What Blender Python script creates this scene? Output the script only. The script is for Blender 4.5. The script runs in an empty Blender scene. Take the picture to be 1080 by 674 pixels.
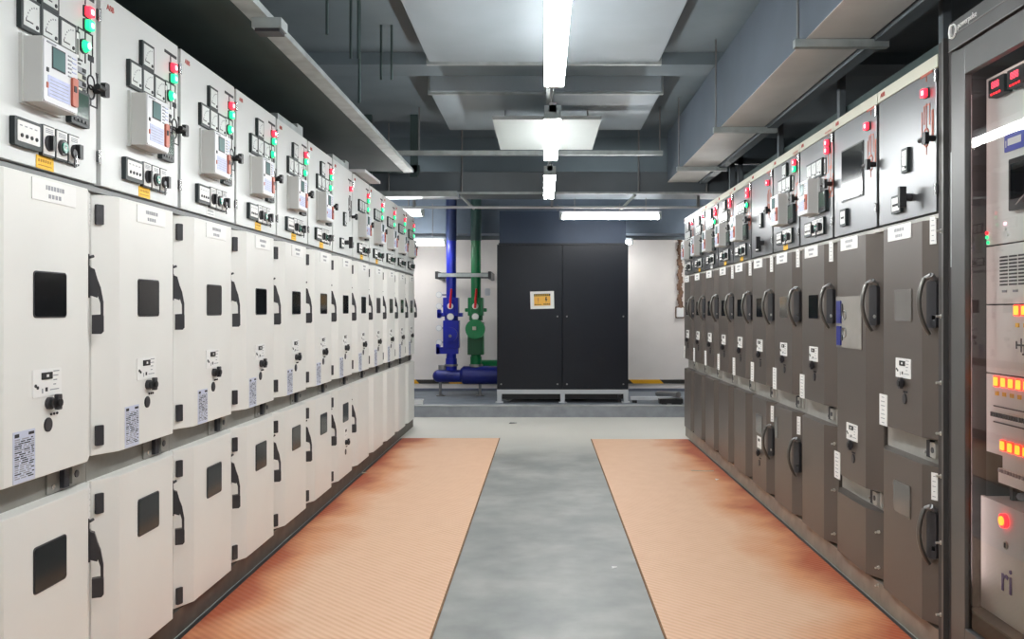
import bpy, math, random
from mathutils import Vector, Matrix
random.seed(7)
PI = math.pi
COL = bpy.context.scene.collection
E = 1.32            # eye height
F = 930.0           # focal length in pixels of the 1080 wide frame

# ------------------------------------------------------------------ materials
def lin(c):
    out = []
    for v in c[:3]:
        v = v / 255.0
        out.append(v / 12.92 if v <= 0.04045 else ((v + 0.055) / 1.055) ** 2.4)
    return (*out, 1.0)

MATS = {}
def mat(name, rgb, rough=0.5, metal=0.0, var=0.08, scale=6.0, bump=0.0, spec=0.5, stretch=(1, 1, 1), rvar=0.0):
    if name in MATS: return MATS[name]
    m = bpy.data.materials.new(name); m.use_nodes = True
    nt = m.node_tree; b = nt.nodes['Principled BSDF']
    b.inputs['Roughness'].default_value = rough
    b.inputs['Metallic'].default_value = metal
    b.inputs['Specular IOR Level'].default_value = spec
    tc = nt.nodes.new('ShaderNodeTexCoord')
    mp = nt.nodes.new('ShaderNodeMapping'); mp.inputs['Scale'].default_value = stretch
    nz = nt.nodes.new('ShaderNodeTexNoise'); nz.inputs['Scale'].default_value = scale; nz.inputs['Detail'].default_value = 5
    nt.links.new(tc.outputs['Object'], mp.inputs[0]); nt.links.new(mp.outputs[0], nz.inputs['Vector'])
    cr = nt.nodes.new('ShaderNodeValToRGB')
    base = lin(rgb)
    cr.color_ramp.elements[0].position = 0.3; cr.color_ramp.elements[1].position = 0.7
    cr.color_ramp.elements[0].color = tuple(max(0, v * (1 - var)) for v in base[:3]) + (1,)
    cr.color_ramp.elements[1].color = tuple(min(1, v * (1 + var)) for v in base[:3]) + (1,)
    nt.links.new(nz.outputs['Fac'], cr.inputs[0]); nt.links.new(cr.outputs[0], b.inputs['Base Color'])
    if rvar:
        mr = nt.nodes.new('ShaderNodeMapRange')
        mr.inputs['From Min'].default_value = .3; mr.inputs['From Max'].default_value = .7
        mr.inputs['To Min'].default_value = rough - rvar; mr.inputs['To Max'].default_value = rough + rvar
        nt.links.new(nz.outputs['Fac'], mr.inputs['Value']); nt.links.new(mr.outputs[0], b.inputs['Roughness'])
    if bump:
        bp = nt.nodes.new('ShaderNodeBump'); bp.inputs['Strength'].default_value = bump; bp.inputs['Distance'].default_value = 0.01
        nt.links.new(nz.outputs['Fac'], bp.inputs['Height']); nt.links.new(bp.outputs[0], b.inputs['Normal'])
    MATS[name] = m
    return m

def emit(name, rgb, strength, base=None):
    if name in MATS: return MATS[name]
    m = bpy.data.materials.new(name); m.use_nodes = True
    nt = m.node_tree; b = nt.nodes['Principled BSDF']
    b.inputs['Base Color'].default_value = lin(base or rgb)
    b.inputs['Emission Color'].default_value = lin(rgb)
    b.inputs['Emission Strength'].default_value = strength
    b.inputs['Roughness'].default_value = .4
    MATS[name] = m
    return m

def glass(name, tint=(235, 240, 240), amount=0.08):
    m = bpy.data.materials.new(name); m.use_nodes = True
    nt = m.node_tree
    for n in list(nt.nodes): nt.nodes.remove(n)
    out = nt.nodes.new('ShaderNodeOutputMaterial')
    tr = nt.nodes.new('ShaderNodeBsdfTransparent'); tr.inputs[0].default_value = lin(tint)
    gl = nt.nodes.new('ShaderNodeBsdfGlossy'); gl.inputs['Roughness'].default_value = 0.02
    fr = nt.nodes.new('ShaderNodeFresnel'); fr.inputs[0].default_value = 1.5
    mx = nt.nodes.new('ShaderNodeMixShader')
    nt.links.new(fr.outputs[0], mx.inputs[0]); nt.links.new(tr.outputs[0], mx.inputs[1]); nt.links.new(gl.outputs[0], mx.inputs[2])
    nt.links.new(mx.outputs[0], out.inputs[0])
    return m

M_white = mat('cream_paint', (232, 232, 228), .38, 0, .02, 3)
M_upper = mat('dimmed_cream_paint', (218, 221, 220), .38, 0, .02, 3)  # cream paint toned down, painting in the dimmer light on the upper doors
M_carc = mat('carcass_grey', (128, 130, 130), .5, .2, .08, 5)
M_gap = mat('galvanised_strip', (140, 138, 132), .45, .35, .15, 8)
M_plinth = mat('plinth_steel', (96, 90, 82), .5, .4, .25, 9)
M_dk = mat('brown_grey_lacquer', (98, 91, 86), .38, .35, .04, 3, rvar=.02)
M_dkup = mat('steel_grey_lacquer', (132, 133, 135), .31, .85, .03, 3)
M_dkgap = mat('bright_galvanised', (176, 174, 168), .45, .3, .12, 8)
M_dkplinth = mat('grey_plinth', (150, 140, 128), .5, .3, .2, 8)
M_cream = mat('cream_strip', (206, 206, 190), .4, 0, .03)
M_black = mat('black_plastic', (30, 31, 34), .4, 0, .1, 12)
M_blackb = mat('black_frame', (22, 34, 36), .45, 0, .1, 12)
M_char = mat('charcoal_plastic', (52, 52, 56), .42, 0, .1, 12)
M_pane = mat('dark_window_glass', (16, 19, 22), .10, 0, .3, 3, spec=.28)
M_panegrey = mat('smoked_window_glass', (92, 90, 86), .12, 0, .15, 3, spec=.6)
M_panefilm = mat('frosted_window_film', (150, 146, 140), .25, 0, .1, 5)
M_face = mat('meter_face', (222, 226, 224), .35, 0, .02)
M_label = mat('white_label', (240, 240, 238), .5, 0, .02)
M_ink = mat('grey_ink', (156, 158, 164), .6, 0, .05)
M_inkd = mat('dark_ink', (38, 38, 44), .6, 0, .05)
M_inkblue = mat('blue_white_label', (206, 212, 230), .5, 0, .04)
M_yel = mat('yellow_label', (248, 196, 32), .5, 0, .04)
M_yelink = mat('ochre_ink', (196, 140, 20), .6, 0, .04)
M_lcd = mat('grey_green_screen', (98, 128, 128), .15, 0, .1)
M_lcd2 = mat('dark_green_screen', (44, 74, 62), .12, 0, .15)
M_relay = mat('relay_grey', (205, 206, 204), .4, 0, .02)
M_relayface = mat('relay_face', (224, 226, 230), .35, 0, .02)
M_blueprint = mat('pale_blue_print', (190, 198, 232), .4, 0, .1, 40)
M_redprint = mat('red_brown_print', (186, 96, 74), .4, 0, .2, 30)
M_chrome = mat('bright_metal', (200, 200, 200), .25, .9, .05)
M_steel = mat('worn_steel', (150, 150, 150), .4, .7, .1)
M_red_e = emit('red_lamp', (255, 40, 60), 2.6)
M_redcore = emit('pink_lamp_core', (255, 190, 200), 2.2)
M_green_e = emit('green_lamp', (30, 225, 140), 1.6)
M_greencore = emit('pale_green_lamp_core', (190, 255, 225), 1.6)
M_greendim = mat('green_button', (20, 110, 90), .25, 0, .1)
M_orange_e = emit('orange_lamp', (255, 52, 34), 3.0)
M_orangecore = emit('yellow_lamp_core', (255, 190, 50), 1.5)
M_redglow = emit('red_glow_lamp', (255, 30, 40), 3.0)
M_digit = emit('red_digits', (255, 70, 90), 2.2)
M_tube = emit('fluorescent_tube', (249, 251, 250), 76.0)
M_tubeh = emit('fluorescent_tube_far', (250, 251, 250), 52.0)
M_logored = mat('red_lettering', (186, 84, 74), .5, 0, .02)
M_duct = mat('galvanised_duct', (106, 114, 120), .5, .25, .12, 2.5, rvar=.08)
M_ductbl = mat('dusty_duct', (112, 118, 122), .55, .2, .12, 2)
M_ductc = mat('pale_duct', (162, 174, 182), .5, .1, .06, 2)
M_duct_dark = mat('dark_duct', (62, 80, 80), .6, .1, .18, 2)
M_tray = mat('tray_metal', (176, 184, 184), .4, .4, .18, 9)
M_beam = mat('slate_beam', (112, 125, 140), .7, 0, .1, 3)
M_rackframe = mat('rack_dark_grey', (98, 98, 97), .38, .5, .06, 5)
M_rackpanel = mat('rack_panel_grey', (240, 240, 236), .45, .05, .04, 4)
M_rackdark = mat('rack_inner_dark', (58, 54, 54), .6, 0, .1)
M_bluelab = mat('blue_label', (84, 96, 190), .4, 0, .05)
M_purple = mat('purple_lettering', (96, 80, 160), .4, 0, .05)
M_blackcab = mat('black_cabinet_paint', (16, 22, 32), .36, .0, .06, 3, spec=.35)
M_plenum = mat('slate_cabinet_top', (44, 58, 78), .5, .2, .06, 3)
M_offwhite = mat('off_white_frame', (205, 208, 212), .5, .1, .04)
M_blue = mat('cobalt_pipe', (24, 38, 160), .3, 0, .08, 5)
M_navy = mat('navy_pipe', (22, 34, 122), .35, 0, .08, 5)
M_green = mat('green_pipe', (6, 110, 62), .3, 0, .08, 5)
M_redh = mat('red_handle', (200, 24, 36), .35, 0, .05)
M_lever = mat('lever_metal', (112, 110, 106), .35, .6, .1)
M_rust = mat('rusty_conduit', (120, 92, 74), .7, .2, .35, 25)
M_bolt = mat('bolt_metal', (214, 212, 206), .3, .6, .05)

# ------------------------------------------------------------------ mesh builder
class MB:
    def __init__(s):
        s.v, s.f, s.mi, s.sm, s.mats = [], [], [], [], []
    def _m(s, m):
        if m not in s.mats: s.mats.append(m)
        return s.mats.index(m)
    def add(s, verts, faces, m, smooth=False):
        o = len(s.v); k = s._m(m)
        s.v += [tuple(p) for p in verts]
        for f in faces:
            s.f.append(tuple(i + o for i in f)); s.mi.append(k); s.sm.append(smooth)
        return s
    def box(s, x0, x1, y0, y1, z0, z1, m):
        v = [(x, y, z) for x in (x0, x1) for y in (y0, y1) for z in (z0, z1)]
        f = [(0, 1, 3, 2), (4, 6, 7, 5), (0, 4, 5, 1), (2, 3, 7, 6), (0, 2, 6, 4), (1, 5, 7, 3)]
        return s.add(v, f, m)
    def cbox(s, cx, cy, cz, w, d, h, m):
        return s.box(cx - w / 2, cx + w / 2, cy - d / 2, cy + d / 2, cz - h / 2, cz + h / 2, m)
    def prism(s, poly, axis, a0, a1, m, smooth=False):
        n = len(poly)
        def P(p, a):
            if axis == 'x': return (a, p[0], p[1])
            if axis == 'y': return (p[0], a, p[1])
            return (p[0], p[1], a)
        v = [P(p, a0) for p in poly] + [P(p, a1) for p in poly]
        f = [tuple(range(n)), tuple(range(2 * n - 1, n - 1, -1))]
        s.add(v, f, m)
        o = len(s.v) - 2 * n; k = s._m(m)
        for i in range(n):
            j = (i + 1) % n
            s.f.append((o + i, o + n + i, o + n + j, o + j)); s.mi.append(k); s.sm.append(smooth)
        return s
    def rrect(s, cx, cz, w, h, y0, y1, r, m, n=5):
        p = []
        for (sx, sz, a0) in ((1, 1, 0), (-1, 1, 90), (-1, -1, 180), (1, -1, 270)):
            for i in range(n + 1):
                a = math.radians(a0 + 90 * i / n)
                p.append((cx + sx * (w / 2 - r) + r * math.cos(a), cz + sz * (h / 2 - r) + r * math.sin(a)))
        return s.prism(p, 'y', y0, y1, m)
    def cyl(s, p0, p1, r, m, n=18, r2=None, caps=True):
        p0, p1 = Vector(p0), Vector(p1); d = (p1 - p0).normalized()
        a = d.orthogonal().normalized(); b = d.cross(a); r2 = r if r2 is None else r2
        v = []
        for p, rr in ((p0, r), (p1, r2)):
            for i in range(n):
                t = 2 * PI * i / n
                v.append(p + (a * math.cos(t) + b * math.sin(t)) * rr)
        s.add(v, [(i, (i + 1) % n, n + (i + 1) % n, n + i) for i in range(n)], m, True)
        if caps: s.add(v, [tuple(range(n - 1, -1, -1)), tuple(range(n, 2 * n))], m)
        return s
    def tube(s, pts, r, m, n=10):
        pts = [Vector(p) for p in pts]; rings = []
        up = None; v = []
        for i, p in enumerate(pts):
            t = (pts[min(i + 1, len(pts) - 1)] - pts[max(i - 1, 0)]).normalized()
            a = t.orthogonal().normalized() if up is None else (up - t * up.dot(t)).normalized()
            up = a; b = t.cross(a)
            rr = r[i] if isinstance(r, (list, tuple)) else r
            v += [p + (a * math.cos(2 * PI * k / n) + b * math.sin(2 * PI * k / n)) * rr for k in range(n)]
        f = [(i * n + k, i * n + (k + 1) % n, (i + 1) * n + (k + 1) % n, (i + 1) * n + k) for i in range(len(pts) - 1) for k in range(n)]
        s.add(v, f, m, True)
        s.add(v, [tuple(range(n - 1, -1, -1)), tuple((len(pts) - 1) * n + k for k in range(n))], m)
        return s
    def ring(s, c, R, r, m, axis='y', n=24, k=6):
        c = Vector(c); v = []
        for i in range(n):
            t = 2 * PI * i / n
            for j in range(k):
                q = 2 * PI * j / k
                rad = R + r * math.cos(q); h = r * math.sin(q)
                if axis == 'y': v.append(c + Vector((rad * math.cos(t), h, rad * math.sin(t))))
                else: v.append(c + Vector((rad * math.cos(t), rad * math.sin(t), h)))
        f = [(i * k + j, ((i + 1) % n) * k + j, ((i + 1) % n) * k + (j + 1) % k, i * k + (j + 1) % k) for i in range(n) for j in range(k)]
        return s.add(v, f, m, True)
    def sphere(s, c, r, m, n=14, sc=(1, 1, 1)):
        c = Vector(c); v = []; f = []
        h = n // 2
        for i in range(h + 1):
            a = PI * i / h
            for j in range(n):
                b = 2 * PI * j / n
                v.append(c + Vector((r * sc[0] * math.sin(a) * math.cos(b), r * sc[1] * math.sin(a) * math.sin(b), r * sc[2] * math.cos(a))))
        for i in range(h):
            for j in range(n):
                f.append((i * n + j, (i + 1) * n + j, (i + 1) * n + (j + 1) % n, i * n + (j + 1) % n))
        return s.add(v, f, m, True)
    def mesh(s, name):
        me = bpy.data.meshes.new(name)
        me.from_pydata(s.v, [], s.f)
        for m in s.mats: me.materials.append(m)
        for p, k, sm in zip(me.polygons, s.mi, s.sm):
            p.material_index = k; p.use_smooth = sm
        import bmesh
        bm = bmesh.new(); bm.from_mesh(me)
        bmesh.ops.recalc_face_normals(bm, faces=bm.faces)
        bm.to_mesh(me); bm.free()
        me.update()
        return me

def link(name, me, parent=None, loc=(0, 0, 0), rz=0.0, rot=None, bevel=0.0, label=None):
    o = bpy.data.objects.new(name, me); COL.objects.link(o)
    o.location = loc; o.rotation_euler = rot if rot else (0, 0, rz)
    if parent is not None: o.parent = parent
    if bevel:
        b = o.modifiers.new('bevel', 'BEVEL'); b.width = bevel; b.segments = 2; b.limit_method = 'ANGLE'
        b.angle_limit = math.radians(25)
    if label: o['label'] = label
    return o
CACHE = {}
def cached(key, fn):
    if key not in CACHE: CACHE[key] = fn().mesh(key if isinstance(key, str) else key[0])
    return CACHE[key]
def obj(name, mb, parent=None, loc=(0, 0, 0), rz=0.0, **kw):
    return link(name, mb.mesh(name), parent, loc, rz, **kw)
def tag(o, label, cat, group=None):
    o['label'] = label; o['category'] = cat
    if group: o['group'] = group
    return o
def struct(name, mb, **kw):
    o = obj(name, mb, **kw); o['kind'] = 'structure'; return o
def thing(name, label, cat, loc=(0, 0, 0), rz=0.0, group=None):
    return tag(link(name, None, None, loc, rz), label, cat, group)

def text_mesh(txt, size, m, extrude=.0008):
    key = ('text', txt, size, m.name)
    if key in CACHE: return CACHE[key]
    cu = bpy.data.curves.new('lettering', 'FONT'); cu.body = txt; cu.size = size; cu.extrude = extrude
    cu.align_x = 'CENTER'; cu.align_y = 'CENTER'
    o = bpy.data.objects.new('lettering', cu); COL.objects.link(o)
    bpy.context.view_layer.update()
    me = bpy.data.meshes.new_from_object(o.evaluated_get(bpy.context.evaluated_depsgraph_get()))
    bpy.data.objects.remove(o)
    me.materials.clear(); me.materials.append(m)
    CACHE[key] = me
    return me
UPRIGHT = (PI / 2, 0, 0)

# ------------------------------------------------------------------ small fittings (front faces -y, origin at the centre of the back)
def meter_mb(w=.096, h=.096):
    b = MB()
    t = .010
    b.box(-w/2, w/2, -.014, 0, -h/2, h/2, M_blackb)
    b.box(-w/2 + t, w/2 - t, -.0155, -.012, -h/2 + t, h/2 - t, M_face)
    # scale marks on an arc, pointer and adjusting screw
    for i in range(7):
        a = math.radians(95 + 80 * i / 6)
        cx, cz = w * .30 + .055 * math.cos(a), -h * .30 + .055 * math.sin(a)
        b.cbox(cx, -.016, cz, .004, .001, .004, M_ink)
    b.box(-w * .30, w * .06, -.0165, -.015, -h * .26, -h * .225, M_inkd)
    b.box(-w * .30, -w * .275, -.0165, -.015, -h * .26, -h * .16, M_inkd)
    b.cyl((w * .27, -.0155, -h * .30), (w * .27, -.018, -h * .30), .006, M_inkd, 10)
    return b
def lamp_mb(kind):
    a, c = (M_red_e, M_redcore) if kind == 'red' else (M_green_e, M_greencore)
    b = MB()
    b.rrect(0, 0, .040, .038, -.006, 0, .004, M_char)
    b.rrect(0, 0, .034, .032, -.020, -.006, .006, a)
    b.rrect(.003, 0, .018, .017, -.0215, -.020, .005, c)
    return b
def lamp_round_mb():
    b = MB()
    b.cyl((0, 0, 0), (0, -.008, 0), .024, M_char, 18)
    b.cyl((0, -.008, 0), (0, -.022, 0), .020, M_green_e, 18, r2=.013)
    b.cyl((0, -.022, 0), (0, -.0232, 0), .011, M_greencore, 14)
    return b
def mimic_mb(m=None, full=True):
    m = m or M_inkd
    b = MB(); y0, y1 = -.002, 0; t = .0045
    def L(x0, z0, x1, z1):
        b.box(min(x0, x1) - t/2, max(x0, x1) + t/2, y0, y1, min(z0, z1) - t/2, max(z0, z1) + t/2, m)
    b.box(-.055, .055, y0, y1, .165, .176, m)      # busbar
    L(0, .17, 0, .145); L(0, .055, 0, -.045)
    if full:
        L(-.045, .055, .045, .055); L(-.045, .055, -.045, .04); L(.045, .055, .045, .02)
        L(-.045, -.01, -.045, -.045); L(-.07, -.045, -.02, -.045); L(-.06, -.058, -.03, -.058); L(-.052, -.070, -.038, -.070)
        L(.045, .012, .045, -.01)
        b.ring((.035, -.001, -.10), .022, .003, m, n=18); b.ring((.035, -.001, -.132), .022, .003, m, n=18)
        L(.035, -.075, .035, -.03); L(.035, -.155, .035, -.175); L(.01, -.175, .075, -.175); L(.075, -.175, .075, -.07)
        b.prism([(.066, -.06), (.084, -.06), (.075, -.085)], 'y', y0, y1, m)
        L(.035, -.03, .05, -.015); L(.035, -.03, .02, -.015)
    else:
        L(-.02, .05, .03, .05); L(-.02, .05, -.02, -.02); L(.03, .05, .03, -.03)
        b.ring((0, -.001, -.06), .02, .003, m, n=18); b.ring((0, -.001, -.09), .02, .003, m, n=18)
        L(0, -.11, 0, -.14); L(.05, .02, .05, -.10); L(.06, .02, .06, -.10); L(.05, .02, .06, .02); L(.05, -.1, .06, -.1)
        L(-.04, .03, -.04, -.06); L(-.048, -.06, -.03, -.06)
    return b
def relay_mb():
    w, h, d = .185, .185, .062; b = MB()
    b.box(-w/2 - .008, w/2 + .008, -.010, 0, -h/2 - .006, h/2 + .006, M_relay)
    b.box(-w/2, w/2, -d, -.010, -h/2, h/2, M_relay)
    b.rrect(0, 0, w - .006, h - .006, -d - .004, -d, .008, M_relayface)
    f = -d - .0055
    b.box(-.050, .020, f, -d, .012, .076, M_inkd); b.box(-.046, .016, f - .001, -d, .016, .072, M_lcd)
    b.box(-.070, .045, f, -d, -.072, -.012, M_blueprint)
    b.rrect(.066, -.03, .030, .085, f - .006, -d, .006, M_redprint)
    b.box(.056, .070, f - .008, -d, -.030, -.012, M_inkd)
    b.box(-.078, -.068, f - .001, -d, -.004, .008, M_inkd)
    b.box(-.078, -.070, f - .001, -d, -.050, -.034, M_redprint)
    for i in range(6): b.box(.036, .052 + .004 * (i % 2), f - .0005, -d, .070 - .012 * i, .074 - .012 * i, M_ink)
    for i in range(4): b.box(.058, .080, f - .0005, -d, .070 - .014 * i, .073 - .014 * i, M_blueprint)
    for i in range(5):
        b.box(-.062, .036, f - .0006, -d, -.024 - .010 * i, -.0225 - .010 * i, M_ink)
    b.box(-.076, -.03, f - .0006, -d, .080, .084, M_ink)
    return b
def analyser_mb():
    b = MB()
    b.rrect(0, 0, .110, .112, -.018, 0, .006, M_blackb)
    b.box(-.044, .044, -.0195, -.017, -.028, .046, M_lcd2)
    for i in range(4): b.rrect(-.033 + .022 * i, -.041, .014, .010, -.021, -.017, .003, M_char)
    return b
def terminal_mb():
    b = MB()
    for i in range(4):
        b.box(-.036, .036, -.010, 0, .034 - .022 * i - .009, .034 - .022 * i + .009, M_cream if i % 2 else M_ink)
        b.box(-.036, -.018, -.012, 0, .034 - .022 * i - .008, .034 - .022 * i + .006, M_inkd)
        b.box(.014, .034, -.012, 0, .034 - .022 * i - .004, .034 - .022 * i + .008, M_inkd)
    return b
def annunciator_mb():
    b = MB()
    b.rrect(0, 0, .132, .080, -.016, 0, .005, M_blackb)
    b.rrect(0, .002, .108, .058, -.0175, -.012, .004, M_label)
    for i in range(4): b.cyl((-.036 + .024 * i, -.0175, -.010), (-.036 + .024 * i, -.020, -.010), .0058, M_inkd, 10)
    for i in range(4): b.box(-.045 + .024 * i, -.033 + .024 * i, -.0182, -.017, .016, .019, M_ink)
    return b
def switch_mb(kind):
    b = MB()
    b.rrect(0, 0, .064, .092, -.012, 0, .004, M_blackb)
    b.box(-.028, .030, -.0135, -.011, -.040, .042, M_label)
    for i in range(3): b.box(-.018, .020, -.0142, -.013, .024 + .005 * i, .0262 + .005 * i, M_ink)
    if kind == 'knob':
        b.cyl((0, -.013, -.006), (0, -.019, -.006), .024, M_char, 18)
        b.cbox(0, -.024, -.006, .014, .012, .044, M_black)
    elif kind == 'button':
        b.cyl((0, -.013, -.006), (0, -.022, -.006), .024, M_char, 18)
        b.cyl((0, -.022, -.006), (0, -.026, -.006), .016, M_greendim, 16)
        b.cyl((0, -.026, -.006), (0, -.0265, -.006), .004, M_face, 10)
    else:
        b.cyl((0, -.013, -.006), (0, -.020, -.006), .022, M_char, 18)
        b.cbox(.004, -.027, -.006, .020, .016, .044, M_black)
        b.cyl((-.030, -.030, -.016), (-.030, -.033, -.016), .012, M_char, 12)
        b.box(-.034, -.026, -.033, -.030, -.060, -.020, M_char); b.box(-.022, -.016, -.032, -.030, -.050, -.018, M_chrome)
    return b
def latch_mb():
    b = MB()
    b.cyl((0, 0, 0), (0, -.030, 0), .012, M_black, 14)
    b.rrect(.0, 0, .030, .046, -.044, -.028, .006, M_black)
    b.cyl((-.010, -.036, 0), (-.050, -.036, 0), .010, M_black, 12)
    return b
def yellow_mb(m1, m2):
    b = MB(); b.box(-.045, .045, -.002, 0, -.019, .019, m1)
    for i in range(6): b.box(-.036 + .012 * i, -.029 + .012 * i, -.0026, -.001, .001, .009, m2)
    b.box(-.036, .034, -.0026, -.001, -.010, -.007, m2)
    return b
def nameplate_mb():
    b = MB(); b.box(-.118, .118, -.003, 0, -.031, .031, M_label)
    x = -.048; rnd = random.Random(3)
    for w in (.006, .012, .010, .012, .012, .006, .012):
        b.box(x, x + w, -.0036, -.002, .004, .017, M_ink); x += w + .0045
    for i in range(4): b.box(-.034 + .018 * i, -.022 + .018 * i, -.0036, -.002, -.020, -.008, M_ink)
    return b
def counter_mb():
    b = MB(); b.rrect(0, 0, .150, .080, -.003, 0, .003, M_label)
    b.box(-.032, .022, -.006, -.002, .010, .030, M_black)
    b.box(-.010, .002, -.0066, -.005, .016, .024, M_label)
    for i in range(4): b.box(.030, .062 - .006 * i, -.0036, -.002, .030 - .013 * i, .033 - .013 * i, M_ink)
    b.cyl((-.062, -.002, -.006), (-.062, -.005, -.006), .005, M_black, 8); b.cyl((-.052, -.002, -.012), (-.052, -.005, -.012), .005, M_black, 8)
    b.box(-.030, -.024, -.0036, -.002, -.030, -.016, M_ink); b.box(-.012, 0, -.0036, -.002, -.026, -.014, M_inkd)
    b.box(.012, .06, -.0036, -.002, -.024, -.021, M_ink)
    return b
def keylock_mb():
    b = MB()
    b.cyl((-.010, 0, 0), (-.010, -.012, 0), .018, M_char, 18)
    b.cyl((-.010, -.012, 0), (-.010, -.020, 0), .014, M_black, 18)
    b.rrect(.012, .002, .022, .046, -.024, -.012, .005, M_char)
    b.cyl((.010, -.012, .0), (.010, -.028, .0), .012, M_black, 14)
    for i in range(3): b.cyl((.004 + .016 * i, 0, -.034), (.004 + .016 * i, -.003, -.034), .004, M_inkd, 8)
    return b
def hole_mb():
    b = MB(); b.cyl((0, 0, 0), (0, -.003, 0), .021, M_inkd, 22); b.cyl((0, -.003, 0), (0, -.004, 0), .018, M_char, 22); return b
def spec_mb():
    b = MB(); rnd = random.Random(5)
    b.box(-.052, .052, -.002, 0, -.072, .072, M_inkblue)
    b.box(-.046, -.026, -.003, -.001, .056, .066, M_inkd); b.box(.020, .046, -.003, -.001, .058, .066, M_inkd)
    for i in range(19):
        z = .048 - .0060 * i; x = -.046
        while x < .040:
            w = rnd.uniform(.008, .034)
            b.box(x, min(x + w, .046), -.0026, -.001, z, z + .0032, M_inkd if rnd.random() < .6 else M_ink); x += w + rnd.uniform(.003, .012)
    return b
def tag_mb(w, h, rows):
    b = MB(); b.box(-w/2, w/2, -.0025, 0, -h/2, h/2, M_label)
    for i in range(rows):
        z = h/2 - h * (i + .7) / (rows + .4); ww = w * (.28 if i % 3 else .18)
        b.box(-ww, ww * .8, -.0031, -.0015, z - h * .012, z + h * .012, M_ink)
    return b
def window_mb(w, h, pane, rim):
    b = MB(); b.rrect(0, 0, w + .008, h + .008, -.0025, 0, .012, rim); b.rrect(0, 0, w, h, -.004, -.001, .010, pane); return b
def handle_mb(m):
    b = MB()
    b.box(-.013, .013, -.006, 0, .018, .122, m)                  # back plate of the upper block
    b.prism([(-.004, .118), (-.018, .112), (-.034, .050), (-.026, .018), (-.004, .026)], 'x', -.013, .013, m)
    b.prism([(-.024, .086), (-.036, .052), (-.044, .005), (-.044, -.045), (-.036, -.048), (-.035, .000), (-.026, .030)], 'x', -.010, .010, m)
    b.prism([(-.010, -.038), (-.042, -.036), (-.045, -.042), (-.045, -.092), (-.038, -.100), (-.010, -.100)], 'x', -.012, .012, m)
    b.cyl((-.006, -.004, .150), (.004, -.014, .154), .005, m, 10)
    b.box(-.014, -.009, -.004, 0, .110, .160, m)
    return b
def lever_mb():
    # swung lever with a bright edge and a dark base, as on the dark cubicles
    b = MB()
    b.rrect(.008, .0, .046, .180, -.020, 0, .012, M_char)
    pts = []
    for i in range(13):
        t = i / 12
        z = .100 - .215 * t
        pts.append((-.008 - .004 * math.sin(PI * t), -.012 - .052 * math.sin(PI * min(1, .15 + .85 * t)) ** .8, z))
    b.tube(pts, [.009] * 10 + [.009, .008, .007], M_lever, 10)
    b.cyl((.014, -.006, .095), (.014, -.030, .112), .011, M_steel, 12)
    b.cyl((.014, -.026, .112), (-.010, -.030, .100), .010, M_steel, 10)
    b.cyl((.018, -.008, -.050), (.018, -.020, -.050), .009, M_bolt, 10)
    return b
def hinge_mb():
    b = MB(); b.rrect(0, 0, .030, .068, -.008, 0, .004, M_char); return b
def smallhinge_mb():
    b = MB(); b.cyl((0, -.006, -.022), (0, -.006, .022), .006, M_chrome, 10); b.box(-.010, .010, -.004, 0, -.018, .018, M_char); return b
def bolt_mb():
    b = MB(); b.cyl((0, 0, 0), (0, -.006, 0), .008, M_bolt, 8); b.cyl((0, -.006, 0), (0, -.022, 0), .0045, M_bolt, 8); return b
def interlock_mb(m):
    b = MB()
    b.box(-.09, -.02, -.006, 0, -.036, .036, m); b.box(-.02, .012, -.020, 0, -.030, .036, M_inkd)
    b.rrect(.045, .004, .048, .058, -.024, 0, .006, m); b.box(.076, .096, -.012, 0, -.03, .036, m)
    b.cyl((-.06, -.006, -.018), (-.06, -.010, -.018), .007, M_chrome, 10); b.cyl((.045, -.024, .004), (.045, -.027, .004), .012, M_char, 12)
    return b

# ------------------------------------------------------------------ cubicles
DEPTH = 1.15
def door_mb(W, z0, z1, m, a=.006, c=.10, y_base=.025, y_face=-.020):
    prof = [(a, .045), (a, y_base), (a + c, y_face), (W - a - c, y_face), (W - a, y_base), (W - a, .045)]
    return MB().prism(prof, 'z', z0, z1, m)
CH = math.atan2(.045, .10)

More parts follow.
